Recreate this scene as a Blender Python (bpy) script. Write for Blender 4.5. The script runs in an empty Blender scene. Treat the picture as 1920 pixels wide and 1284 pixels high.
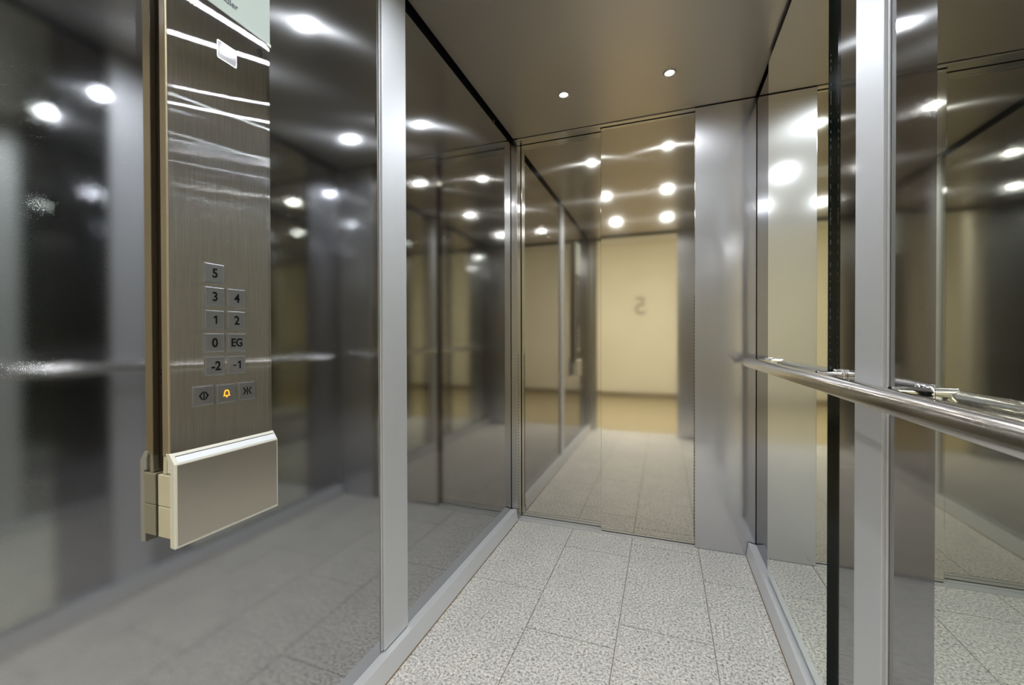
import bpy, bmesh, math, random
from mathutils import Matrix, Vector

random.seed(7)
C = bpy.context.scene.collection
SC = bpy.context.scene

# ------------------------------------------------------------------ camera
F_PX = 782.07                      # focal length in pixels of the 1920 px wide frame
YAW, PITCH, ROLL, EYE = math.radians(20.088), math.radians(-0.4453), math.radians(-0.1409), 1.0237
fw = Vector((-math.sin(YAW) * math.cos(PITCH), math.cos(YAW) * math.cos(PITCH), math.sin(PITCH)))
rt0 = Vector((math.cos(YAW), math.sin(YAW), 0))
up0 = rt0.cross(fw)
rt = rt0 * math.cos(ROLL) + up0 * math.sin(ROLL)
up = up0 * math.cos(ROLL) - rt0 * math.sin(ROLL)
cam_data = bpy.data.cameras.new('camera')
cam_data.sensor_width = 36
cam_data.lens = F_PX * 36 / 1920
cam_data.clip_start = 0.02
cam = bpy.data.objects.new('camera', cam_data)
cam.matrix_world = Matrix(((rt.x, up.x, -fw.x, 0), (rt.y, up.y, -fw.y, 0), (rt.z, up.z, -fw.z, EYE), (0, 0, 0, 1)))
C.objects.link(cam)
SC.camera = cam

# ------------------------------------------------------------------ world, exposure
w = bpy.data.worlds.new('world')
w.use_nodes = True
w.node_tree.nodes['Background'].inputs[0].default_value = (0.02, 0.02, 0.022, 1)
w.node_tree.nodes['Background'].inputs[1].default_value = 0.1
SC.world = w
SC.view_settings.view_transform = 'Standard'
SC.view_settings.look = 'None'
SC.view_settings.gamma = 1
SC.view_settings.exposure = 0.0
try:
    SC.view_settings.use_curve_mapping = False
except Exception:
    pass
cy = SC.cycles
cy.max_bounces = 20
cy.glossy_bounces = 16
cy.diffuse_bounces = 5
cy.transmission_bounces = 8
cy.sample_clamp_indirect = 90
cy.blur_glossy = 0.6
cy.use_denoising = True

LAMP = 1250.0                      # strength of each small ceiling spotlight
LANDING_W = 90.0                   # watts of the landing's lamp

ll = bpy.data.lights.new('landing_lamp', 'AREA')
ll.shape = 'RECTANGLE'
ll.size, ll.size_y = 1.6, 0.5
ll.energy = LANDING_W
ll.color = (1.0, 0.975, 0.91)
lo = bpy.data.objects.new('landing_lamp', ll)
lo.location = (-0.3, -0.72, 2.67)
C.objects.link(lo)

# ------------------------------------------------------------------ plan (metres; the camera stands at x = y = 0)
XL, XR = -0.818, 0.4032            # steel faces of the side walls
YF, YB = 2.222, -0.12              # faces of the front and rear walls
ZC = 2.15                          # ceiling
DR, DL = 2.25, 2.29                # faces of the two sliding door panels

# ------------------------------------------------------------------ materials
def new_mat(name):
    m = bpy.data.materials.new(name)
    m.use_nodes = True
    nt = m.node_tree
    for n in list(nt.nodes):
        nt.nodes.remove(n)
    out = nt.nodes.new('ShaderNodeOutputMaterial')
    return m, nt, out

def N(nt, typ, **kw):
    n = nt.nodes.new(typ)
    for k, v in kw.items():
        setattr(n, k, v)
    return n

def plain(name, col, rough=0.5, metal=0.0, emit=None, strength=0, spec=0.5, noise=0.0, nscale=40):
    m, nt, out = new_mat(name)
    p = N(nt, 'ShaderNodeBsdfPrincipled')
    p.inputs['Base Color'].default_value = (*col, 1)
    p.inputs['Roughness'].default_value = rough
    p.inputs['Metallic'].default_value = metal
    p.inputs['Specular IOR Level'].default_value = spec
    if emit:
        p.inputs['Emission Color'].default_value = (*emit, 1)
        p.inputs['Emission Strength'].default_value = strength
    if noise:
        tc = N(nt, 'ShaderNodeTexCoord')
        nz = N(nt, 'ShaderNodeTexNoise')
        nz.inputs['Scale'].default_value = nscale
        nz.inputs['Detail'].default_value = 4
        mr = N(nt, 'ShaderNodeMapRange')
        mr.inputs['To Min'].default_value = rough - noise
        mr.inputs['To Max'].default_value = rough + noise
        nt.links.new(tc.outputs['Object'], nz.inputs['Vector'])
        nt.links.new(nz.outputs['Fac'], mr.inputs['Value'])
        nt.links.new(mr.outputs['Result'], p.inputs['Roughness'])
    nt.links.new(p.outputs['BSDF'], out.inputs['Surface'])
    return m

def brushed(name, col, r1, r2, mix, aniso1, aniso2, tangent, grain=None, gdist=0.0, gscale=(1, 1, 1), bump='brush', var=0.0, beck=False, streak=0.0, sscale=(1, 1, 1)):
    """two-lobe brushed or patterned metal; tangent = direction in which highlights are drawn out"""
    m, nt, out = new_mat(name)
    tc = N(nt, 'ShaderNodeTexCoord')
    t = N(nt, 'ShaderNodeCombineXYZ')
    for i in range(3):
        t.inputs[i].default_value = tangent[i]
    lobes = []
    for r, a in ((r1, aniso1), (r2, aniso2)):
        g = N(nt, 'ShaderNodeBsdfAnisotropic')
        g.distribution = 'BECKMANN' if beck or a >= 1.0 else 'GGX'
        g.inputs['Color'].default_value = (*col, 1)
        g.inputs['Roughness'].default_value = r
        g.inputs['Anisotropy'].default_value = a
        nt.links.new(t.outputs[0], g.inputs['Tangent'])
        lobes.append(g)
    mx = N(nt, 'ShaderNodeMixShader')
    mx.inputs['Fac'].default_value = mix
    nt.links.new(lobes[0].outputs[0], mx.inputs[1])
    nt.links.new(lobes[1].outputs[0], mx.inputs[2])
    nt.links.new(mx.outputs[0], out.inputs['Surface'])
    if var:
        # faint smudges and uneven polish: roughness of the sharp lobe drifts a little
        nz = N(nt, 'ShaderNodeTexNoise')
        nz.inputs['Scale'].default_value = 3.5
        nz.inputs['Detail'].default_value = 2
        mr = N(nt, 'ShaderNodeMapRange')
        mr.inputs['From Min'].default_value = 0.1
        mr.inputs['From Max'].default_value = 0.9
        mr.inputs['To Min'].default_value = max(0.01, r1 - var)
        mr.inputs['To Max'].default_value = r1 + var
        nt.links.new(tc.outputs['Object'], nz.inputs['Vector'])
        nt.links.new(nz.outputs['Fac'], mr.inputs['Value'])
        nt.links.new(mr.outputs['Result'], lobes[0].inputs['Roughness'])
    if streak:
        # glint of the fine relief put into the colour, lighter and darker line by line
        ms = N(nt, 'ShaderNodeMapping')
        ms.inputs['Scale'].default_value = sscale
        nt.links.new(tc.outputs['Object'], ms.inputs['Vector'])
        if bump == 'linen':
            se = N(nt, 'ShaderNodeSeparateXYZ')
            nt.links.new(ms.outputs[0], se.inputs[0])
            q1 = N(nt, 'ShaderNodeMath', operation='SINE')
            q2 = N(nt, 'ShaderNodeMath', operation='SINE')
            src = N(nt, 'ShaderNodeMath', operation='MULTIPLY')
            nt.links.new(se.outputs[1], q1.inputs[0])
            nt.links.new(se.outputs[2], q2.inputs[0])
            nt.links.new(q1.outputs[0], src.inputs[0])
            nt.links.new(q2.outputs[0], src.inputs[1])
            lo_, hi_ = -1, 1
        else:
            src = N(nt, 'ShaderNodeTexNoise')
            src.inputs['Scale'].default_value = 1.0
            src.inputs['Detail'].default_value = 2
            nt.links.new(ms.outputs[0], src.inputs['Vector'])
            lo_, hi_ = 0.3, 0.7
        mc = N(nt, 'ShaderNodeMapRange')
        mc.inputs['From Min'].default_value = lo_
        mc.inputs['From Max'].default_value = hi_
        mc.inputs['To Min'].default_value = 1 - streak
        mc.inputs['To Max'].default_value = 1 + streak
        nt.links.new(src.outputs[0], mc.inputs['Value'])
        vm = N(nt, 'ShaderNodeVectorMath', operation='SCALE')
        vm.inputs[0].default_value = col
        nt.links.new(mc.outputs['Result'], vm.inputs['Scale'])
        for g in lobes:
            nt.links.new(vm.outputs[0], g.inputs['Color'])
    if gdist:
        mp = N(nt, 'ShaderNodeMapping')
        mp.inputs['Scale'].default_value = gscale
        nt.links.new(tc.outputs['Object'], mp.inputs['Vector'])
        b = N(nt, 'ShaderNodeBump')
        b.inputs['Strength'].default_value = 1.0
        b.inputs['Distance'].default_value = gdist
        if bump == 'brush':
            nz = N(nt, 'ShaderNodeTexNoise')
            nz.inputs['Scale'].default_value = 1.0
            nz.inputs['Detail'].default_value = 3
            nt.links.new(mp.outputs[0], nz.inputs['Vector'])
            nt.links.new(nz.outputs['Fac'], b.inputs['Height'])
        else:                       # linen: two crossed fine waves
            sep = N(nt, 'ShaderNodeSeparateXYZ')
            nt.links.new(mp.outputs[0], sep.inputs[0])
            s1 = N(nt, 'ShaderNodeMath', operation='SINE')
            s2 = N(nt, 'ShaderNodeMath', operation='SINE')
            ad = N(nt, 'ShaderNodeMath', operation='MULTIPLY')
            nt.links.new(sep.outputs[1], s1.inputs[0])
            nt.links.new(sep.outputs[2], s2.inputs[0])
            nt.links.new(s1.outputs[0], ad.inputs[0])
            nt.links.new(s2.outputs[0], ad.inputs[1])
            nt.links.new(ad.outputs[0], b.inputs['Height'])
        for g in lobes:
            nt.links.new(b.outputs[0], g.inputs['Normal'])
    return m

M = {}
M['linen'] = brushed('linen_steel', (0.44, 0.44, 0.45), 0.055, 0.22, 0.05, 0.1, 0.6, (0, 0, 1),
                     gdist=0.0000025, gscale=(1, 2670, 2670), bump='linen', var=0.012, streak=0.14, sscale=(1, 2670, 2670))
M['return'] = brushed('return_panel_steel', (0.69, 0.69, 0.715), 0.12, 0.42, 0.45, 0.1, 0.4, (0, 0, 1), var=0.02)
M['door'] = brushed('door_steel', (0.68, 0.645, 0.575), 0.06, 0.2, 0.03, 0.1, 0.75, (0, 0, 1),
                    gdist=0.000003, gscale=(500, 1, 6), var=0.01)
M['ceiling'] = brushed('ceiling_steel', (0.52, 0.475, 0.415), 0.3, 0.5, 0.3, 0.1, 0.2, (1, 0, 0), var=0.04)
M['jamb'] = brushed('jamb_steel', (0.62, 0.61, 0.58), 0.18, 0.33, 0.3, 0.2, 0.3, (0, 0, 1))
M['header'] = brushed('header_steel', (0.62, 0.60, 0.56), 0.18, 0.33, 0.3, 0.2, 0.3, (1, 0, 0))
M['panel'] = brushed('control_panel_steel', (0.48, 0.485, 0.52), 0.30, 0.36, 0.02, 1.0, 0.9, (0, 0, 1),
                     gdist=0.000002, gscale=(1, 1500, 14), streak=0.15, sscale=(1, 1300, 12))
M['cover'] = brushed('cover_plate_steel', (0.80, 0.74, 0.66), 0.22, 0.4, 0.3, 0.6, 0.6, (0, 0, 1))
M['alu'] = plain('anodised_aluminium', (0.66, 0.67, 0.69), 0.52, 0.6, noise=0.02)
M['alu_skirt'] = plain('skirting_aluminium', (0.66, 0.67, 0.69), 0.42, 0.2, noise=0.03)
M['alu_sill'] = plain('sill_aluminium', (0.58, 0.59, 0.60), 0.45, 0.4, noise=0.04)
M['chrome'] = plain('polished_steel', (0.82, 0.81, 0.78), 0.13, 1.0)
M['rail'] = plain('satin_rail_steel', (0.64, 0.62, 0.59), 0.17, 1.0)
M['black'] = plain('black_gap', (0.008, 0.008, 0.009), 0.6)  # near-black put in for the shade inside gaps; the screws share it
M['seal'] = plain('dark_brush_seal', (0.03, 0.028, 0.025), 0.7)
M['cream'] = plain('cream_plastic', (0.56, 0.52, 0.38), 0.42, noise=0.03)
M['pale'] = plain('pale_grey_plastic', (0.64, 0.63, 0.55), 0.4, noise=0.03)
M['edge_metal'] = plain('pale_gold_edge', (0.62, 0.52, 0.36), 0.33, 0.75)
M['slot'] = plain('brown_slot', (0.07, 0.052, 0.028), 0.5, 0.3)
M['button'] = brushed('button_steel', (0.52, 0.53, 0.56), 0.3, 0.45, 0.5, 0.6, 0.5, (0, 0, 1))
M['bezel'] = plain('button_edge', (0.75, 0.75, 0.76), 0.3, 1.0)
M['ink'] = plain('black_lettering', (0.005, 0.005, 0.006), 0.6, spec=0.1)
M['grey_ink'] = plain('grey_lettering', (0.10, 0.11, 0.12), 0.5)
M['bell'] = plain('lit_orange_symbol', (1.0, 0.35, 0.02), 0.4, emit=(1.0, 0.42, 0.03), strength=0.9)
M['display'] = plain('pale_green_display_glass', (0.55, 0.62, 0.58), 0.12, noise=0.02)
M['lens'] = plain('emergency_light_lens', (0.48, 0.48, 0.51), 0.05, noise=0.03)
M['lamp'] = plain('lamp_glow', (1, 1, 1), 0.5, emit=(0.90, 0.95, 1.0), strength=LAMP)
M['ring'] = plain('lamp_ring_steel', (0.7, 0.69, 0.66), 0.25, 1.0)
M['mirror'] = plain('mirror_silver', (0.83, 0.86, 0.795), 0.015, 1.0)
M['glass_edge'] = plain('dark_green_glass_edge', (0.0015, 0.006, 0.0045), 0.1)
M['landing_floor'] = plain('beige_landing_floor', (0.40, 0.34, 0.21), 0.35, noise=0.04, nscale=6)
M['landing_ceiling'] = plain('landing_ceiling_paint', (0.75, 0.74, 0.70), 0.8)
M['landing_base'] = plain('brown_grey_skirting', (0.22, 0.18, 0.12), 0.5)
M['sign_ink'] = plain('grey_mauve_paint', (0.36, 0.31, 0.27), 0.6)

def wall_paint():
    m, nt, out = new_mat('cream_wall_paint')
    p = N(nt, 'ShaderNodeBsdfPrincipled')
    p.inputs['Roughness'].default_value = 0.7
    tc = N(nt, 'ShaderNodeTexCoord')
    nz = N(nt, 'ShaderNodeTexNoise')
    nz.inputs['Scale'].default_value = 1.2
    nz.inputs['Detail'].default_value = 4
    cr = N(nt, 'ShaderNodeValToRGB')
    cr.color_ramp.elements[0].position = 0.3
    cr.color_ramp.elements[0].color = (0.69, 0.66, 0.55, 1)
    cr.color_ramp.elements[1].position = 0.7
    cr.color_ramp.elements[1].color = (0.75, 0.72, 0.61, 1)
    nt.links.new(tc.outputs['Object'], nz.inputs['Vector'])
    nt.links.new(nz.outputs['Fac'], cr.inputs['Fac'])
    nt.links.new(cr.outputs['Color'], p.inputs['Base Color'])
    nt.links.new(p.outputs[0], out.inputs[0])
    return m
M['wall_paint'] = wall_paint()

def granite():
    m, nt, out = new_mat('speckled_grey_granite')
    p = N(nt, 'ShaderNodeBsdfPrincipled')
    p.inputs['Roughness'].default_value = 0.5
    tc = N(nt, 'ShaderNodeTexCoord')
    def noise(scale, detail, rough):
        nz = N(nt, 'ShaderNodeTexNoise')
        nz.inputs['Scale'].default_value = scale
        nz.inputs['Detail'].default_value = detail
        nz.inputs['Roughness'].default_value = rough
        nt.links.new(tc.outputs['Object'], nz.inputs['Vector'])
        return nz
    def ramp(src, stops):
        cr = N(nt, 'ShaderNodeValToRGB')
        els = cr.color_ramp.elements
        els[0].position, els[0].color = stops[0][0], (*stops[0][1], 1)
        els[1].position, els[1].color = stops[-1][0], (*stops[-1][1], 1)
        for pos, c in stops[1:-1]:
            e = els.new(pos)
            e.color = (*c, 1)
        nt.links.new(src, cr.inputs['Fac'])
        return cr
    a = noise(120, 7, 0.85)
    base = ramp(a.outputs['Fac'], [(0.36, (0.04, 0.04, 0.042)), (0.44, (0.30, 0.29, 0.285)), (0.49, (0.58, 0.56, 0.53)), (0.57, (0.84, 0.82, 0.775))])
    b = noise(85, 4, 0.7)
    spots = ramp(b.outputs['Fac'], [(0.34, (0.30, 0.30, 0.31)), (0.42, (1, 1, 1))])
    mul = N(nt, 'ShaderNodeMixRGB', blend_type='MULTIPLY')
    mul.inputs['Fac'].default_value = 0.9
    nt.links.new(base.outputs[0], mul.inputs[1])
    nt.links.new(spots.outputs[0], mul.inputs[2])
    c = noise(7, 4, 0.6)
    cloud = ramp(c.outputs['Fac'], [(0.3, (0.88, 0.88, 0.89)), (0.7, (1.0, 0.99, 0.97))])
    mul2 = N(nt, 'ShaderNodeMixRGB', blend_type='MULTIPLY')
    mul2.inputs['Fac'].default_value = 1
    nt.links.new(mul.outputs[0], mul2.inputs[1])
    nt.links.new(cloud.outputs[0], mul2.inputs[2])
    nt.links.new(mul2.outputs[0], p.inputs['Base Color'])
    nt.links.new(p.outputs[0], out.inputs[0])
    return m
M['granite'] = granite()
M['grout'] = plain('brown_grey_grout', (0.26, 0.23, 0.19), 0.9)
M['sealant'] = plain('brown_sealant', (0.20, 0.13, 0.07), 0.8)

# ------------------------------------------------------------------ mesh helpers
def box(bm, x0, x1, y0, y1, z0, z1, mi=0):
    v = [bm.verts.new(p) for p in ((x0, y0, z0), (x1, y0, z0), (x1, y1, z0), (x0, y1, z0),
                                   (x0, y0, z1), (x1, y0, z1), (x1, y1, z1), (x0, y1, z1))]
    fs = []
    for q in ((0, 3, 2, 1), (4, 5, 6, 7), (0, 1, 5, 4), (1, 2, 6, 5), (2, 3, 7, 6), (3, 0, 4, 7)):
        f = bm.faces.new([v[i] for i in q])
        f.material_index = mi
        fs.append(f)
    return v, fs

def prism(bm, prof, axis, a, b, mi=0):
    """extrude a closed outline; axis 'y': prof = (x, z), axis 'z': prof = (x, y), axis 'x': prof = (y, z)"""
    def pt(p, t):
        return {'y': (p[0], t, p[1]), 'z': (p[0], p[1], t), 'x': (t, p[0], p[1])}[axis]
    A = [bm.verts.new(pt(p, a)) for p in prof]
    B = [bm.verts.new(pt(p, b)) for p in prof]
    n = len(prof)
    fs = [bm.faces.new(A), bm.faces.new(B[::-1])]
    for i in range(n):
        fs.append(bm.faces.new((A[i], B[i], B[(i + 1) % n], A[(i + 1) % n])))
    for f in fs:
        f.material_index = mi
    return fs

def lathe(bm, prof, o, axis, n=32, mi=0, smooth=True):
    """prof = (radius, height along axis) from o"""
    a = Vector(axis).normalized()
    u = a.orthogonal().normalized()
    v = a.cross(u)
    rings = []
    for r, h in prof:
        if r < 1e-6:
            rings.append([bm.verts.new(Vector(o) + a * h)])
        else:
            rings.append([bm.verts.new(Vector(o) + a * h + (u * math.cos(2 * math.pi * i / n) + v * math.sin(2 * math.pi * i / n)) * r) for i in range(n)])
    for A, B in zip(rings, rings[1:]):
        for i in range(n):
            j = (i + 1) % n
            if len(A) == 1 and len(B) == 1:
                continue
            if len(A) == 1:
                f = bm.faces.new((A[0], B[j], B[i]))
            elif len(B) == 1:
                f = bm.faces.new((A[i], A[j], B[0]))
            else:
                f = bm.faces.new((A[i], A[j], B[j], B[i]))
            f.smooth = smooth
            f.material_index = mi
    return rings

def obj(name, bm, mats, parent=None, bevel=0.0, seg=2):
    bmesh.ops.recalc_face_normals(bm, faces=bm.faces)
    me = bpy.data.meshes.new(name)
    bm.to_mesh(me)
    bm.free()
    for m in (mats if isinstance(mats, (list, tuple)) else [mats]):
        me.materials.append(m)
    o = bpy.data.objects.new(name, me)
    C.objects.link(o)
    if parent:
        o.parent = parent
        o.matrix_parent_inverse = Matrix.Identity(4)
    if bevel:
        b = o.modifiers.new('bevel', 'BEVEL')
        b.width = bevel
        b.segments = seg
        b.limit_method = 'ANGLE'
        b.angle_limit = math.radians(40)
        b.harden_normals = False
    return o

def tag(o, label=None, cat=None, group=None, kind=None):
    if label: o['label'] = label
    if cat: o['category'] = cat
    if group: o['group'] = group
    if kind: o['kind'] = kind
    return o

def struct(name, bm, mats, label, cat, bevel=0.0, parent=None):
    o = obj(name, bm, mats, parent, bevel)
    return tag(o, label, cat, kind='structure')

def empty(name, loc=(0, 0, 0)):
    o = bpy.data.objects.new(name, None)
    o.empty_display_size = 0.05
    C.objects.link(o)
    o.location = loc
    return o

def BM():
    return bmesh.new()

# ------------------------------------------------------------------ floor: tiles 0.309 x 0.618 set lengthwise, grout between
bm = BM()
box(bm, -1.0, 0.6, YB - 0.02, YF + 0.2, -0.05, -0.0022, 1)
G = 0.0016
xs = [-1.0, -0.463, -0.154, 0.155, 0.6]
offs = [1.628, 2.022, 2.150, 1.924]
for k in range(4):
    x0, x1 = xs[k] + G, xs[k + 1] - G
    ys = [offs[k] + i * 0.62 for i in range(-5, 3)]
    ys = [YB - 0.02] + [y for y in ys if YB < y < YF - 0.01] + [YF]
    for y0, y1 in zip(ys, ys[1:]):
        box(bm, x0, x1, y0 + G, y1 - G, -0.0024, 0.0, 0)
struct('floor', bm, [M['granite'], M['grout']], 'grey speckled granite tile floor with thin grout lines between the two side walls', 'floor')

# ------------------------------------------------------------------ ceiling with openings round the spotlights
LX = (-0.437, 0.020)
LY = (1.897, 1.155, 0.390)
bm = BM()
box(bm, -0.801, 0.397, YB, YF - 0.004, ZC, ZC + 0.02)
struct('ceiling', bm, M['ceiling'], 'brown-grey brushed steel ceiling holding small bright spotlights', 'ceiling')
bm = BM()
box(bm, -1.0, 0.6, YB - 0.1, YF + 0.3, ZC + 0.12, ZC + 0.14)  # black sheet added over the ceiling, painting the gap's shade
o = struct('gap_shade_sheet', bm, M['black'], 'black sheet added for the shade in the gap above the wall panels', 'trim')

# ------------------------------------------------------------------ side walls
bm = BM()
for y0, y1 in ((YB, 1.124), (1.126, YF - 0.003)):
    box(bm, XL - 0.02, XL, y0, y1, 0.0, 2.125, 0)
box(bm, XL - 0.05, XL - 0.0202, YB, YF, 0.0, ZC + 0.12, 1)
struct('wall_left', bm, [M['linen'], M['black']], 'dark fine-patterned steel wall carrying the control panel', 'wall')
bm = BM()
box(bm, XR, XR + 0.02, YB, 1.05, 0.0, 2.125, 0)
box(bm, XR, XR + 0.02, 1.052, YF - 0.003, 0.0, 2.125, 0)
box(bm, XR + 0.0202, XR + 0.05, YB, YF, 0.0, ZC + 0.12, 1)
struct('wall_right', bm, [M['linen'], M['black']], 'dark fine-patterned steel wall carrying the mirrors and the handrail', 'wall')

# small clip in the gap above the left panel
bm = BM()
box(bm, XL - 0.012, XL + 0.004, 1.962, 1.974, 2.1252, 2.149)
tag(obj('panel_clip', bm, M['jamb']), 'small metal clip in the black gap above the left wall panel near the doors', 'clip')

# aluminium cover strips
def pilaster(name, xw, xf, y0, y1, label):
    bm = BM()
    s = 1 if xf > xw else -1
    xa, xb = sorted((xw, xf))
    box(bm, xa, xb, y0, y1, 0.066, ZC - 0.002)
    # thin side lip on the near side, set back
    a, b = sorted((xw, xw + s * 0.004))
    box(bm, a, b, y0 - 0.0055, y0 - 0.0015, 0.066, ZC - 0.004)
    return struct(name, bm, M['alu'], label, 'trim', bevel=0.0012)
pilaster('trim_1', XL, XL + 0.010, 1.063, 1.187, 'wide vertical aluminium cover strip on the left wall beside the control panel')
pilaster('trim_2', XR, XR - 0.010, 0.998, 1.121, 'wide vertical aluminium cover strip on the right wall behind the handrail')

# skirting
def skirting(name, xw, s, y0, y1, label):
    bm = BM()
    prof = [(xw, 0.0), (xw + s * 0.042, 0.0), (xw + s * 0.0335, 0.0665), (xw, 0.060)]
    prism(bm, prof, 'y', y0, y1, 0)
    q = [(xw + s * 0.0418, 0.0002), (xw + s * 0.0445, 0.0002), (xw + s * 0.0415, 0.0035)]
    prism(bm, q, 'y', y0, y1, 1)
    return struct(name, bm, [M['alu_skirt'], M['sealant']], label, 'baseboard', bevel=0.0006)
skirting('baseboard_left', XL, 1, YB, 2.214, 'silver aluminium skirting along the foot of the left wall')
skirting('baseboard_right', XR, -1, YB, 2.214, 'silver aluminium skirting along the foot of the right wall')

# ------------------------------------------------------------------ front wall: return panel, jamb, header, sill, doors
bm = BM()
box(bm, 0.1405, XR - 0.0015, YF, YF + 0.022, 0.0, 2.1465)
box(bm, XR - 0.0015, XR + 0.02, YF + 0.004, YF + 0.02, 0.0, ZC + 0.1, 1)
box(bm, 0.1405, XR, YF + 0.003, YF + 0.02, 2.1465, ZC + 0.1, 1)
box(bm, 0.147, XR - 0.002, YF + 0.001, YF + 0.02, -0.002, 0.0045, 1)
struct('wall_front', bm, [M['return'], M['black']], 'satin steel return panel between the sliding doors and the right wall', 'wall', bevel=0.0012)
bm = BM()
box(bm, XL + 0.002, -0.7795, YF, YF + 0.058, 0.0, 2.1465, 0)
box(bm, XL - 0.03, XL + 0.002, YF + 0.004, YF + 0.058, 0.0, ZC + 0.1, 1)
struct('trim_3', bm, [M['jamb'], M['black']], 'narrow steel door jamb in the left front corner', 'trim', bevel=0.001)
bm = BM()
box(bm, -0.7795, 0.1405, YF, YF + 0.020, 2.1425, 2.1492, 0)
box(bm, -0.7795, 0.1405, YF + 0.020, DR - 0.004, 2.1430, 2.15, 0)
box(bm, -0.7795, -0.322, DR - 0.004, DL - 0.004, 2.1430, 2.15, 0)
box(bm, -0.7795, 0.1405, YF + 0.001, DL + 0.06, 2.1502, ZC + 0.1, 1)
struct('trim_4', bm, [M['header'], M['black']], 'thin steel header above the sliding doors', 'trim', bevel=0.0006)
bm = BM()
z = 0.0
for y0, y1, z1 in ((YF + 0.002, YF + 0.024, 0.0), (YF + 0.027, YF + 0.045, -0.001), (YF + 0.048, YF + 0.066, 0.0), (YF + 0.069, YF + 0.11, 0.0)):
    box(bm, -0.7795, 0.1405, y0, y1, -0.02, z1, 0)
box(bm, -0.7795, 0.1405, YF, YF + 0.11, -0.021, -0.006, 1)
struct('trim_5', bm, [M['alu_sill'], M['black']], 'grooved aluminium door sill between granite floor and sliding doors', 'trim', bevel=0.0006)

door = empty('door_1', (-0.32, DR, 0))
tag(door, 'two-panel sliding steel lift door, shut, reflecting a cream wall', 'door', kind='structure')
def leaf(name, x0, x1, y, label):
    bm = BM()
    box(bm, x0, x1, y, y + 0.028, 0.003, 2.141, 0)
    box(bm, x0 + 0.001, x1 - 0.001, y + 0.003, y + 0.026, 2.141, 2.149, 1)
    box(bm, x0 + 0.001, x1 - 0.001, y + 0.003, y + 0.026, -0.002, 0.003, 1)
    o = obj(name, bm, [M['door'], M['black']], bevel=0.0015)
    o.parent = door
    o.location = -door.location
    o['label'] = label
    return o
leaf('front_door_panel', -0.3185, 0.36, DR, 'nearer door panel on the right')
leaf('rear_door_panel', -0.7787, -0.29, DL, 'further door panel on the left')

# dotted brush seals beside the doors
def seal(x, s, y, z1, label):
    r = empty('brush_seal', (x, y, 0.03))
    tag(r, label, 'door seal')
    bm = BM()
    a, b = sorted((0, s * 0.0012))
    box(bm, a, b, -0.004, 0.004, 0, z1 - 0.03)
    st = obj('backing_strip', bm, M['jamb'], r)
    bm = BM()
    zz = 0.006
    while zz < z1 - 0.04:
        a, b = sorted((s * 0.0012, s * 0.0028))
        box(bm, a, b, -0.0022, 0.0022, zz, zz + 0.008)
        zz += 0.0175
    obj('bristle_tufts', bm, M['seal'], r)['kind'] = 'stuff'
seal(-0.7795, 1, YF + 0.012, 0.95, 'dotted dark seal strip on the jamb left of the doors')
seal(0.1405, -1, YF + 0.012, 1.25, 'dotted dark seal strip on the panel edge right of the doors')

# ------------------------------------------------------------------ rear: doorway behind the camera and landing
bm = BM()
box(bm, 0.124, XR + 0.02, YB - 0.05, YB, 0.0, ZC + 0.1, 0)
struct('wall_rear', bm, M['return'], 'steel return panel beside the rear doorway', 'wall', bevel=0.001)
bm = BM()
box(bm, XL - 0.02, -0.775, YB - 0.05, YB, 0.0, ZC + 0.1, 0)
box(bm, -0.775, -0.722, YB - 0.14, YB - 0.055, 0.0, ZC + 0.05, 0)
box(bm, -0.775, 0.14, YB - 0.14, YB, 2.143, ZC + 0.1, 0)
struct('trim_6', bm, M['jamb'], 'steel frame of the rear doorway', 'trim', bevel=0.001)
bm = BM()
box(bm, -0.775, 0.124, YB - 0.16, YB - 0.0205, -0.03, 0.0, 0)
struct('trim_8', bm, M['alu_sill'], 'aluminium sill of the rear doorway', 'trim')
bm = BM()
box(bm, -2.6, 2.0, -3.15, YB - 0.162, -0.05, -0.002, 0)
struct('floor_landing', bm, M['landing_floor'], 'beige floor of the landing behind the rear doorway', 'floor')
bm = BM()
box(bm, -2.6, 2.0, -3.2, -3.1, 0, 2.7)
struct('wall_landing_back', bm, M['wall_paint'], 'cream painted landing wall with a large number five', 'wall')
bm = BM()
box(bm, -2.6, 2.0, -3.099, -3.085, 0, 0.09)
struct('baseboard_landing', bm, M['landing_base'], 'brown-grey skirting at the foot of the landing wall', 'baseboard')
bm = BM()
box(bm, -2.65, -2.6, -3.15, YB - 0.15, 0, 2.7)
struct('wall_landing_left', bm, M['wall_paint'], 'cream side wall of the landing beyond the left wall', 'wall')
bm = BM()
box(bm, 2.0, 2.05, -3.15, YB - 0.15, 0, 2.7)
struct('wall_landing_right', bm, M['wall_paint'], 'cream side wall of the landing beyond the right wall', 'wall')
bm = BM()
box(bm, -2.6, -0.80, YB - 0.25, YB - 0.15, 0, 2.7)
box(bm, 0.45, 2.0, YB - 0.25, YB - 0.15, 0, 2.7)
box(bm, -0.80, 0.45, YB - 0.25, YB - 0.15, 2.2, 2.7)
box(bm, 0.13, 0.45, YB - 0.25, YB - 0.15, 0, 2.2)
struct('wall_landing_front', bm, M['wall_paint'], 'cream landing wall pierced by the rear doorway', 'wall')
bm = BM()
box(bm, -2.6, 2.0, -3.15, YB - 0.15, 2.7, 2.75)
struct('ceiling_landing', bm, M['landing_ceiling'], 'white ceiling of the landing', 'ceiling')

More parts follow.
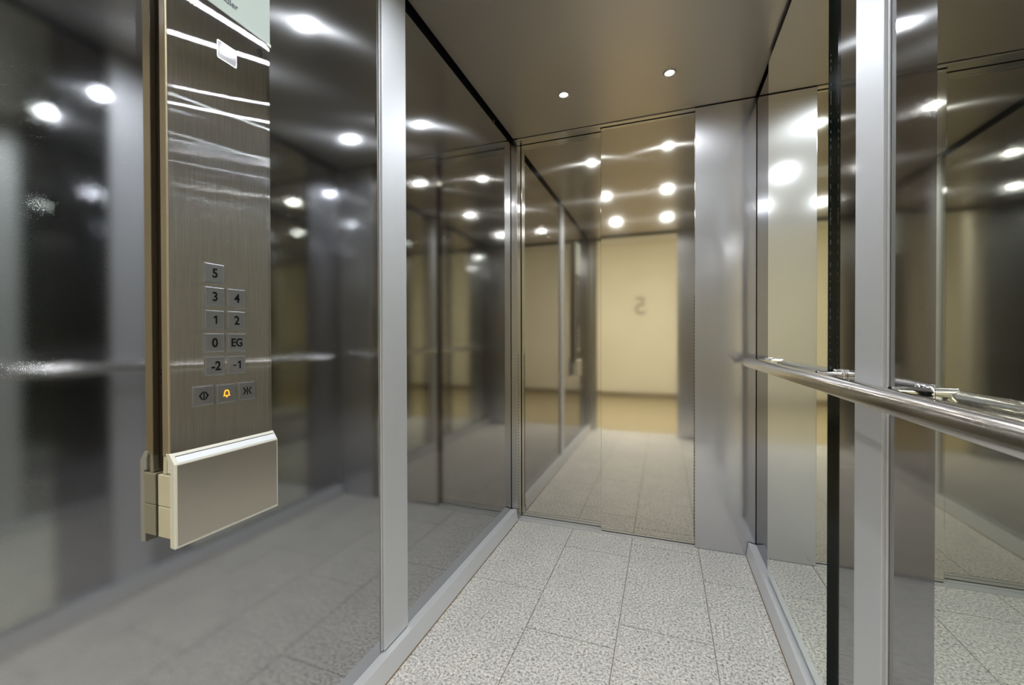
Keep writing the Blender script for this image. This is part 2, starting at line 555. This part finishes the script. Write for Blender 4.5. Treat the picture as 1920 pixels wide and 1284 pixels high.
def text_mesh(body, size, depth, right, upv, out_dir, origin, bold=0.0, align='CENTER', sx=1.0):
    cu = bpy.data.curves.new('lettering', 'FONT')
    cu.body = body
    cu.size = size
    cu.align_x = align
    cu.align_y = 'CENTER'
    cu.extrude = depth
    cu.offset = bold
    t = bpy.data.objects.new('lettering', cu)
    C.objects.link(t)
    dg = bpy.context.evaluated_depsgraph_get()
    me = bpy.data.meshes.new_from_object(t.evaluated_get(dg))
    bpy.data.objects.remove(t)
    r, u, d = Vector(right) * sx, Vector(upv), Vector(out_dir)
    # centre on the glyphs' own box
    xs_ = [v.co.x for v in me.vertices]
    ys_ = [v.co.y for v in me.vertices]
    cx = (min(xs_) + max(xs_)) / 2 if align == 'CENTER' else 0
    cyy = (min(ys_) + max(ys_)) / 2
    for v in me.vertices:
        c = v.co.copy()
        v.co = Vector(origin) + r * (c.x - cx) + u * (c.y - cyy) + d * c.z
    me.materials.clear()
    return me

def text_obj(name, body, size, depth, right, upv, out_dir, origin, mat, parent=None, **k):
    me = text_mesh(body, size, depth, right, upv, out_dir, origin, **k)
    me.materials.append(mat)
    o = bpy.data.objects.new(name, me)
    C.objects.link(o)
    if parent:
        o.parent = parent
    return o

o = text_obj('floor_number', '5', 0.44, 0.0015, (-1, 0, 0), (0, 0, 1), (0, 1, 0), (-0.40, -3.0985, 1.60), M['sign_ink'], bold=0.008)
tag(o, 'large grey floor number 5 on the cream landing wall, seen reflected in the door', 'number')

# ------------------------------------------------------------------ ceiling spotlights
names = [('left spotlight of the pair nearest the sliding doors', 'right spotlight of the pair nearest the sliding doors'),
         ('left spotlight of the middle pair in the steel ceiling', 'right spotlight of the middle pair in the steel ceiling'),
         ('left spotlight of the pair farthest from the sliding doors', 'right spotlight of the pair farthest from the sliding doors')]
first = None
for r_ in range(3):
    for c_ in range(2):
        if first is None:
            L = empty('ceiling_spotlight', (0, 0, 0))
            bm = BM()
            lathe(bm, [(0.0172, 0.0), (0.026, 0.0), (0.027, 0.0012), (0.025, 0.003), (0.0182, 0.003), (0.0172, 0.0)], (0, 0, 0), (0, 0, -1), 40)
            obj('rim', bm, M['ring'], L)
            bm = BM()
            lathe(bm, [(0.0, 0.0016), (0.009, 0.0015), (0.0170, 0.0008)], (0, 0, 0), (0, 0, -1), 32)
            obj('lamp_lens', bm, M['lamp'], L)
            first = L
        else:
            L = first.copy()
            C.objects.link(L)
            for ch in list(first.children):
                d = ch.copy()
                C.objects.link(d)
                d.parent = L
        L.location = (LX[c_], LY[r_], ZC)
        tag(L, 'small bright round ' + names[r_][c_], 'ceiling light', 'recessed ceiling spotlights')

# ------------------------------------------------------------------ mirrors on the right wall
XM = 0.3902
def mirror(y0, y1, label):
    bm = BM()
    v, fs = box(bm, XM, XR, y0, y1, 0.075, 2.128, 1)
    for f in fs:
        if f.calc_center_median().x < XM + 1e-5:
            f.material_index = 0
    bmesh.ops.recalc_face_normals(bm, faces=bm.faces)
    r = empty('wall_mirror', (XR, y0, 0))
    tag(r, label, 'mirror', 'mirrors on the right wall')
    body = obj('mirror_glass', bm, [M['mirror'], M['glass_edge']])
    body.parent = r
    body.location = (-XR, -y0, 0)
    # ragged silvering line down the near edge
    bm = BM()
    rr = random.Random(3)
    zz = 0.9
    while zz < 1.75:
        h = rr.uniform(0.002, 0.012)
        box(bm, XM + 0.0045, XM + 0.0045 + rr.uniform(0.0008, 0.0018), y0 - 0.0004, y0, zz, zz + h)
        zz += h + rr.uniform(0.001, 0.02)
    e = obj('edge_chips', bm, M['grey_ink'])
    e.parent = r
    e.location = (-XR, -y0, 0)
    return r
mirror(1.274, 1.927, 'tall greenish wall mirror near the doors with a dark glass edge')
mirror(0.10, 0.8227, 'tall wall mirror at the right edge of the view, nearest the viewer')

# ------------------------------------------------------------------ handrail
XH, ZH, RH = 0.344, 0.921, 0.0203
hr = empty('handrail', (XR, 1.0, ZH))
tag(hr, 'long round stainless steel handrail on brackets along the right wall', 'handrail')
def hobj(name, bm, m, parent=hr, off=None):
    o = obj(name, bm, m)
    o.parent = parent
    o.location = -hr.location if parent is hr else (0, 0, 0)
    return o
bm = BM()
cap = [(RH * math.sin(a), 0.010 * (1 - math.cos(a))) for a in [i * math.pi / 2 / 8 for i in range(9)]]
L_ = 2.085 - 0.16
prof = [(r, h) for r, h in cap] + [(RH, L_ - 0.010)] + [(r, L_ - h) for r, h in reversed(cap)]
lathe(bm, prof, (XH, 0.16, ZH), (0, 1, 0), 64)
hobj('rail_tube', bm, M['rail'])
for yb, xw in ((1.890, XM), (1.2106, XR), (0.857, XR), (0.30, XM)):
    bm = BM()
    lathe(bm, [(0.0102, 0.0), (0.0102, xw - XH - 0.004)], (XH + 0.004, yb, ZH + 0.0135), (1, 0, 0), 24)
    b = hobj('bracket', bm, M['chrome'])
    bm = BM()
    lathe(bm, [(0.0102, 0), (0.0128, 0.0008), (0.0130, 0.004), (0.0128, 0.0055)], (xw - 0.0055, yb, ZH + 0.0135), (1, 0, 0), 28)
    hobj('collar', bm, M['chrome'], b)
    bm = BM()
    lathe(bm, [(0, 0), (0.0055, 0.0006), (0.0062, 0.003), (0.0062, 0.016)], (xw - 0.016, yb + 0.012, ZH + 0.022), (1, 0, 0), 24)
    hobj('fixing_stud', bm, M['chrome'], b)

# ------------------------------------------------------------------ control panel on the left wall
XC = -0.7855                       # front face of the steel plate
K = 0.7855 / 0.781
def P(y, z):                       # measured on x = -0.781, carried along the sight line to XC
    return y * K, 1.0237 + (z - 1.0237) * K
Y0, Y1, ZB, ZT = 0.4615, 0.6590, 0.829, 1.95
cp = empty('control_panel', (XL, Y0, 0.67))
tag(cp, 'tall brushed steel lift control panel with square floor buttons and a boxed lower end', 'control panel')
def cobj(name, bm, m, parent=None, bevel=0.0):
    o = obj(name, bm, m, None, bevel)
    o.parent = parent or cp
    if parent is None:
        o.location = -cp.location
    return o

# recessed back box
bm = BM()
box(bm, XL, XL + 0.0125, Y0 + 0.010, Y1 - 0.010, 0.80, ZT - 0.01)
bb = cobj('back_box', bm, M['slot'])
for zz in (0.951, 0.966):
    bm = BM()
    lathe(bm, [(0.0, 0.0015), (0.0025, 0.0015), (0.0028, 0.0)], (XL + 0.006, Y0 + 0.0101, zz), (0, -1, 0), 16)
    cobj('screw', bm, M['black'], bb)
# carrier profile with pale gold side
bm = BM()
prism(bm, [(XL + 0.0125, Y0 + 0.001), (XC - 0.0022, Y0), (XC - 0.0022, Y1), (XL + 0.0125, Y1 - 0.001)], 'z', ZB - 0.004, ZT, 0)
cobj('side_profile', bm, M['edge_metal'], bevel=0.0012)
# slightly crowned face plate
bm = BM()
n = 24
front = []
for i in range(n + 1):
    t = i / n
    y = Y0 + 0.0028 + (Y1 - Y0 - 0.0034) * t
    e = min(t, 1 - t)
    x = XC - 0.0016 * max(0, 1 - e / 0.03) ** 2 if e < 0.03 else XC
    front.append((x, y))
prof = front + [(XC - 0.0022, Y1 - 0.0006), (XC - 0.0022, Y0 + 0.0028)]
prism(bm, prof, 'z', ZB, P(0.6, 1.6405)[1], 0)
plate = cobj('face_plate', bm, M['panel'])

# pale green display glass above
zD = P(0.6, 1.6415)[1]
bm = BM()
box(bm, XC - 0.0022, XC + 0.0008, Y0 + 0.0006, Y1 - 0.0004, zD, ZT)
disp = cobj('display_glass', bm, M['display'], bevel=0.0006)
disp['label'] = 'pale green display glass at the top'
def ctext(name, body, size, y, z, mat, parent, x=XC, bold=0.0, sx=1.0):
    o = text_obj(name, body, size, 0.0003, (0, 1, 0), (0, 0, 1), (1, 0, 0), (x, y, z), mat, bold=bold, sx=sx)
    o.parent = parent
    return o
ly, lz = P(0.556, 1.6685)
ctext('maker_lettering', 'Schindler', 0.0165, ly, lz, M['grey_ink'], disp, XC + 0.0011, bold=0.0002, sx=0.95)
def ring_bm(y, z, r0, r1, x0, x1, a0=0, a1=2 * math.pi, n=32):
    bm = BM()
    full = abs(a1 - a0 - 2 * math.pi) < 1e-6
    pr = []
    m_ = n if full else n + 1
    vs = []
    for i in range(m_):
        a = a0 + (a1 - a0) * i / n
        cyy, s_ = math.cos(a), math.sin(a)
        vs.append([bm.verts.new((xx, y + rr * cyy, z + rr * s_)) for rr, xx in ((r0, x0), (r1, x0), (r1, x1), (r0, x1))])
    for i in range(n):
        A, B = vs[i], vs[(i + 1) % m_] if full else vs[i + 1]
        for k in range(4):
            bm.faces.new((A[k], A[(k + 1) % 4], B[(k + 1) % 4], B[k]))
    if not full:
        bm.faces.new(vs[0])
        bm.faces.new(vs[-1][::-1])
    return bm
cobj('round_emblem', ring_bm(ly + 0.012, lz + 0.0235, 0.0062, 0.0105, XC + 0.0007, XC + 0.0012), M['grey_ink'], disp)
# small tag at the lower corner of the display
ty, tz = P(0.6555, 1.6415)
bm = BM()
box(bm, XC + 0.0005, XC + 0.0014, ty - 0.009, ty + 0.001, tz - 0.003, tz + 0.0035)
cobj('corner_tag', bm, M['pale'], disp)

# row of small speaker holes
for i in range(5):
    hy, hz = P(0.4795 + i * 0.0062, 1.6165)
    cobj('speaker_hole', ring_bm(hy, hz, 0.0008, 0.0024, XC - 0.0002, XC + 0.0004, n=16), M['pale'], plate)

# emergency light window
wy0, wz0 = P(0.5437, 1.5495)
wy1, wz1 = P(0.5815, 1.5835)
def rrect(y0, y1, z0, z1, r, n=5):
    pts = []
    for cyy, czz, a in ((y1 - r, z1 - r, 0), (y0 + r, z1 - r, 90), (y0 + r, z0 + r, 180), (y1 - r, z0 + r, 270)):
        for i in range(n + 1):
            t = math.radians(a + 90 * i / n)
            pts.append((cyy + r * math.cos(t), czz + r * math.sin(t)))
    return pts
bm = BM()
prism(bm, rrect(wy0, wy1, wz0, wz1, 0.003), 'x', XC - 0.001, XC + 0.0008)
fr = cobj('emergency_light', bm, M['bezel'], bevel=0.0003)
fr['label'] = 'rounded white emergency light window'
bm = BM()
prism(bm, rrect(wy0 + 0.0013, wy1 - 0.0013, wz0 + 0.0013, wz1 - 0.0013, 0.0022), 'x', XC - 0.001, XC + 0.0011)
cobj('light_lens', bm, M['lens'], fr)
for k in range(4):
    bm = BM()
    prism(bm, rrect(wy0 + 0.007 + 0.003 * k, wy1 - 0.008 - 0.0015 * k, wz0 + 0.009 + 0.004 * k, wz0 + 0.0105 + 0.004 * k, 0.0006), 'x', XC + 0.0010, XC + 0.0015)
    cobj('lens_rib', bm, M['lens'], fr)

# sound wave symbol
sy, sz = P(0.6235, 1.6145)
wv = cobj('sound_symbol', ring_bm(sy, sz, 0.0001, 0.0028, XC - 0.0002, XC + 0.0004, -0.7, 0.7, 8), M['ink'])
for r0 in (0.0062, 0.0110):
    cobj('sound_arc', ring_bm(sy, sz, r0 - 0.0004, r0 + 0.0022, XC - 0.0002, XC + 0.0004, -0.75, 0.75, 12), M['ink'], wv)

# buttons
BS = 0.0338
def button(name, y, z):
    r = cobj(name, (lambda b: (box(b, XC - 0.0005, XC + 0.0024, y - BS / 2, y + BS / 2, z - BS / 2, z + BS / 2), b)[1])(BM()), M['button'], None, bevel=0.0007)
    bm = BM()                       # thin bright collar round the button
    h = BS / 2
    for a0, a1, b0, b1 in ((-h - 0.0016, h + 0.0016, -h - 0.0016, -h - 0.0006), (-h - 0.0016, h + 0.0016, h + 0.0006, h + 0.0016),
                           (-h - 0.0016, -h - 0.0006, -h - 0.0006, h + 0.0006), (h + 0.0006, h + 0.0016, -h - 0.0006, h + 0.0006)):
        box(bm, XC - 0.0005, XC + 0.0007, y + a0, y + a1, z + b0, z + b1)
    cobj('button_collar', bm, M['bezel'], r)
    return r
for body, y, z in (('5', 0.5352, 1.1467), ('3', 0.5350, 1.1037), ('4', 0.5770, 1.1042), ('1', 0.5345, 1.0611), ('2', 0.5766, 1.0616),
                   ('0', 0.5342, 1.0187), ('EG', 0.5763, 1.0188), ('-2', 0.5342, 0.9760), ('-1', 0.5763, 0.9757)):
    yy, zz = P(y, z)
    b = button('floor_button', yy, zz)
    b['label'] = 'square steel button marked ' + body
    if body in ('1', '-1'):
        # numeral one with its slanting flag, drawn as an outline
        k, x0 = 0.0152, (0.0045 if body == '-1' else 0.0010)
        P1 = [(0.05, -0.5), (0.05, 0.27), (-0.20, 0.14), (-0.20, 0.30), (0.08, 0.5), (0.20, 0.5), (0.20, -0.5)]
        polys = [[(yy + x0 + a * k * 0.92, zz + c * k) for a, c in ((0.02, -0.5), (0.21, -0.5), (0.21, 0.5), (0.02, 0.5))],
                 [(yy + x0 + a * k * 0.92, zz + c * k) for a, c in ((0.05, 0.5), (-0.22, 0.34), (-0.22, 0.14), (0.05, 0.28))]]
        if body == '-1':
            polys.append([(yy + a, zz + c) for a, c in ((-0.0078, -0.0020), (-0.0016, -0.0020), (-0.0016, 0.0003), (-0.0078, 0.0003))])
        bm = BM()
        for p_ in polys:
            prism(bm, p_, 'x', XC + 0.0023, XC + 0.0029)
        cobj('button_lettering', bm, M['ink'], b)
        continue
    ctext('button_lettering', body, 0.0235 if len(body) < 2 or body[0] == '-' else 0.0215, yy + (0.002 if body[0] == '-' else 0), zz, M['ink'], b, XC + 0.0026, bold=0.00055,
          sx=0.92 if body != 'EG' else 0.88)

def poly_obj(name, polys, mat, parent, x0, x1):
    bm = BM()
    for p in polys:
        prism(bm, p, 'x', x0, x1)
    return cobj(name, bm, mat, parent)
def chevron(y, z, w, h, t, s):      # tip points along s
    return [(y + s * w, z), (y, z + h), (y - s * t, z + h), (y + s * (w - t * 1.2), z), (y - s * t, z - h), (y, z - h)]
X0, X1 = XC + 0.0023, XC + 0.0028
yy, zz = P(0.5138, 0.9234)
b = button('door_open_button', yy, zz)
b['label'] = 'button with black outward arrows'
poly_obj('open_symbol', [chevron(yy - 0.0035, zz, 0.0052, 0.0072, 0.0023, -1), chevron(yy + 0.0035, zz, 0.0052, 0.0072, 0.0023, 1),
                         [(yy - 0.0010, zz - 0.0078), (yy + 0.0010, zz - 0.0078), (yy + 0.0010, zz + 0.0078), (yy - 0.0010, zz + 0.0078)]], M['ink'], b, X0, X1)
yy, zz = P(0.5970, 0.9229)
b = button('door_close_button', yy, zz)
b['label'] = 'button with black inward arrows'
poly_obj('close_symbol', [chevron(yy - 0.0070, zz, 0.0050, 0.0072, 0.0023, 1), chevron(yy + 0.0070, zz, 0.0050, 0.0072, 0.0023, -1),
                          [(yy - 0.0010, zz - 0.0078), (yy + 0.0010, zz - 0.0078), (yy + 0.0010, zz + 0.0078), (yy - 0.0010, zz + 0.0078)]], M['ink'], b, X0, X1)
yy, zz = P(0.5556, 0.9227)
b = button('alarm_button', yy, zz)
b['label'] = 'button with a lit orange bell'
bo = [(1.12 * a_, 1.12 * c_) for a_, c_ in [(-0.0072, -0.0048), (-0.0050, -0.0030), (-0.0048, 0.0010), (-0.0040, 0.0040), (-0.0018, 0.0062), (0.0018, 0.0062),
      (0.0040, 0.0040), (0.0048, 0.0010), (0.0050, -0.0030), (0.0072, -0.0048)]]
bi = [(-0.0034, -0.0034), (-0.0032, 0.0010), (-0.0026, 0.0030), (-0.0010, 0.0046), (0.0010, 0.0046), (0.0026, 0.0030), (0.0032, 0.0010), (0.0034, -0.0034)]
polys = []
bo2 = [bo[0], bo[1]] + bo[2:8] + [bo[8], bo[9]]
# outline as quads between outer and inner rings
outer = bo[1:9]
for i in range(7):
    a, c = outer[i], outer[i + 1]
    d, e = bi[min(i, 7)], bi[min(i + 1, 7)]
    polys.append([(yy + a[0], zz + a[1]), (yy + c[0], zz + c[1]), (yy + e[0], zz + e[1]), (yy + d[0], zz + d[1])])
polys.append([(yy - 0.0074, zz - 0.0050), (yy + 0.0074, zz - 0.0050), (yy + 0.0050, zz - 0.0030), (yy - 0.0050, zz - 0.0030)])
polys.append([(yy - 0.0020, zz - 0.0052), (yy + 0.0020, zz - 0.0052), (yy + 0.0008, zz - 0.0078), (yy - 0.0008, zz - 0.0078)])
poly_obj('bell_symbol', polys, M['bell'], b, X0, X1)

# boxed lower end: pale frame, steel cover, cream side blocks
XB = XL + 0.0455
def yrow(prof, y0, y1):
    bm = BM()
    prism(bm, prof, 'y', y0, y1)
    return bm
yb0, yb1 = 0.4610, 0.6600
frame_prof = [(XL + 0.0325, 0.6715), (XB, 0.6705), (XB, 0.8135), (XC + 0.0008, 0.8305), (XL + 0.0225, 0.8310), (XL + 0.0275, 0.818), (XL + 0.0275, 0.7975), (XL + 0.0345, 0.7975)]
hb = cobj('lower_box', yrow(frame_prof, yb0, yb1), M['pale'], bevel=0.0012)
hb['label'] = 'pale framed lower box with steel cover'
bm = BM()
box(bm, XB - 0.001, XB + 0.0008, yb0 + 0.0042, yb1 - 0.003, 0.6755, 0.8115)
cobj('cover_plate', bm, M['cover'], hb)
# polished sloping strip on the bevel
dx, dz = (XC + 0.0008) - XB, 0.8305 - 0.8135
nrm = Vector((dz, 0, -dx)).normalized()
bm = BM()
pa = Vector((XB, 0, 0.8135)) + Vector((dx, 0, dz)) * 0.10
pb = Vector((XB, 0, 0.8135)) + Vector((dx, 0, dz)) * 0.66
q = [(pa.x, pa.z), (pb.x, pb.z), (pb.x + nrm.x * 0.0006, pb.z + nrm.z * 0.0006), (pa.x + nrm.x * 0.0006, pa.z + nrm.z * 0.0006)]
prism(bm, q, 'y', yb0 + 0.006, yb1 - 0.003)
cobj('bevel_strip', bm, M['alu'], hb)
bm = BM()
qa = Vector((XB, 0, 0.8135)) + Vector((dx, 0, dz)) * 0.66
qb = Vector((XB, 0, 0.8135)) + Vector((dx, 0, dz)) * 0.72
q = [(qa.x, qa.z), (qb.x, qb.z), (qb.x + nrm.x * 0.0007, qb.z + nrm.z * 0.0007), (qa.x + nrm.x * 0.0007, qa.z + nrm.z * 0.0007)]
prism(bm, q, 'y', yb0 + 0.006, yb1 - 0.003)
cobj('seam', bm, M['ink'], hb)
for z0, z1 in ((0.7405, 0.7940), (0.6870, 0.7395)):
    bm = BM()
    box(bm, XL + 0.003, XL + 0.0350, yb0 - 0.0005, yb1, z0, z1)
    cobj('side_block', bm, M['cream'], hb, bevel=0.0012)
bm = BM()
prism(bm, [(XL + 0.0125, 0.795), (XL + 0.022, 0.795), (XL + 0.022, 0.829), (XL + 0.0140, 0.829)], 'y', yb0 + 0.002, yb1 - 0.002)
cobj('neck', bm, M['cream'], hb, bevel=0.0008)
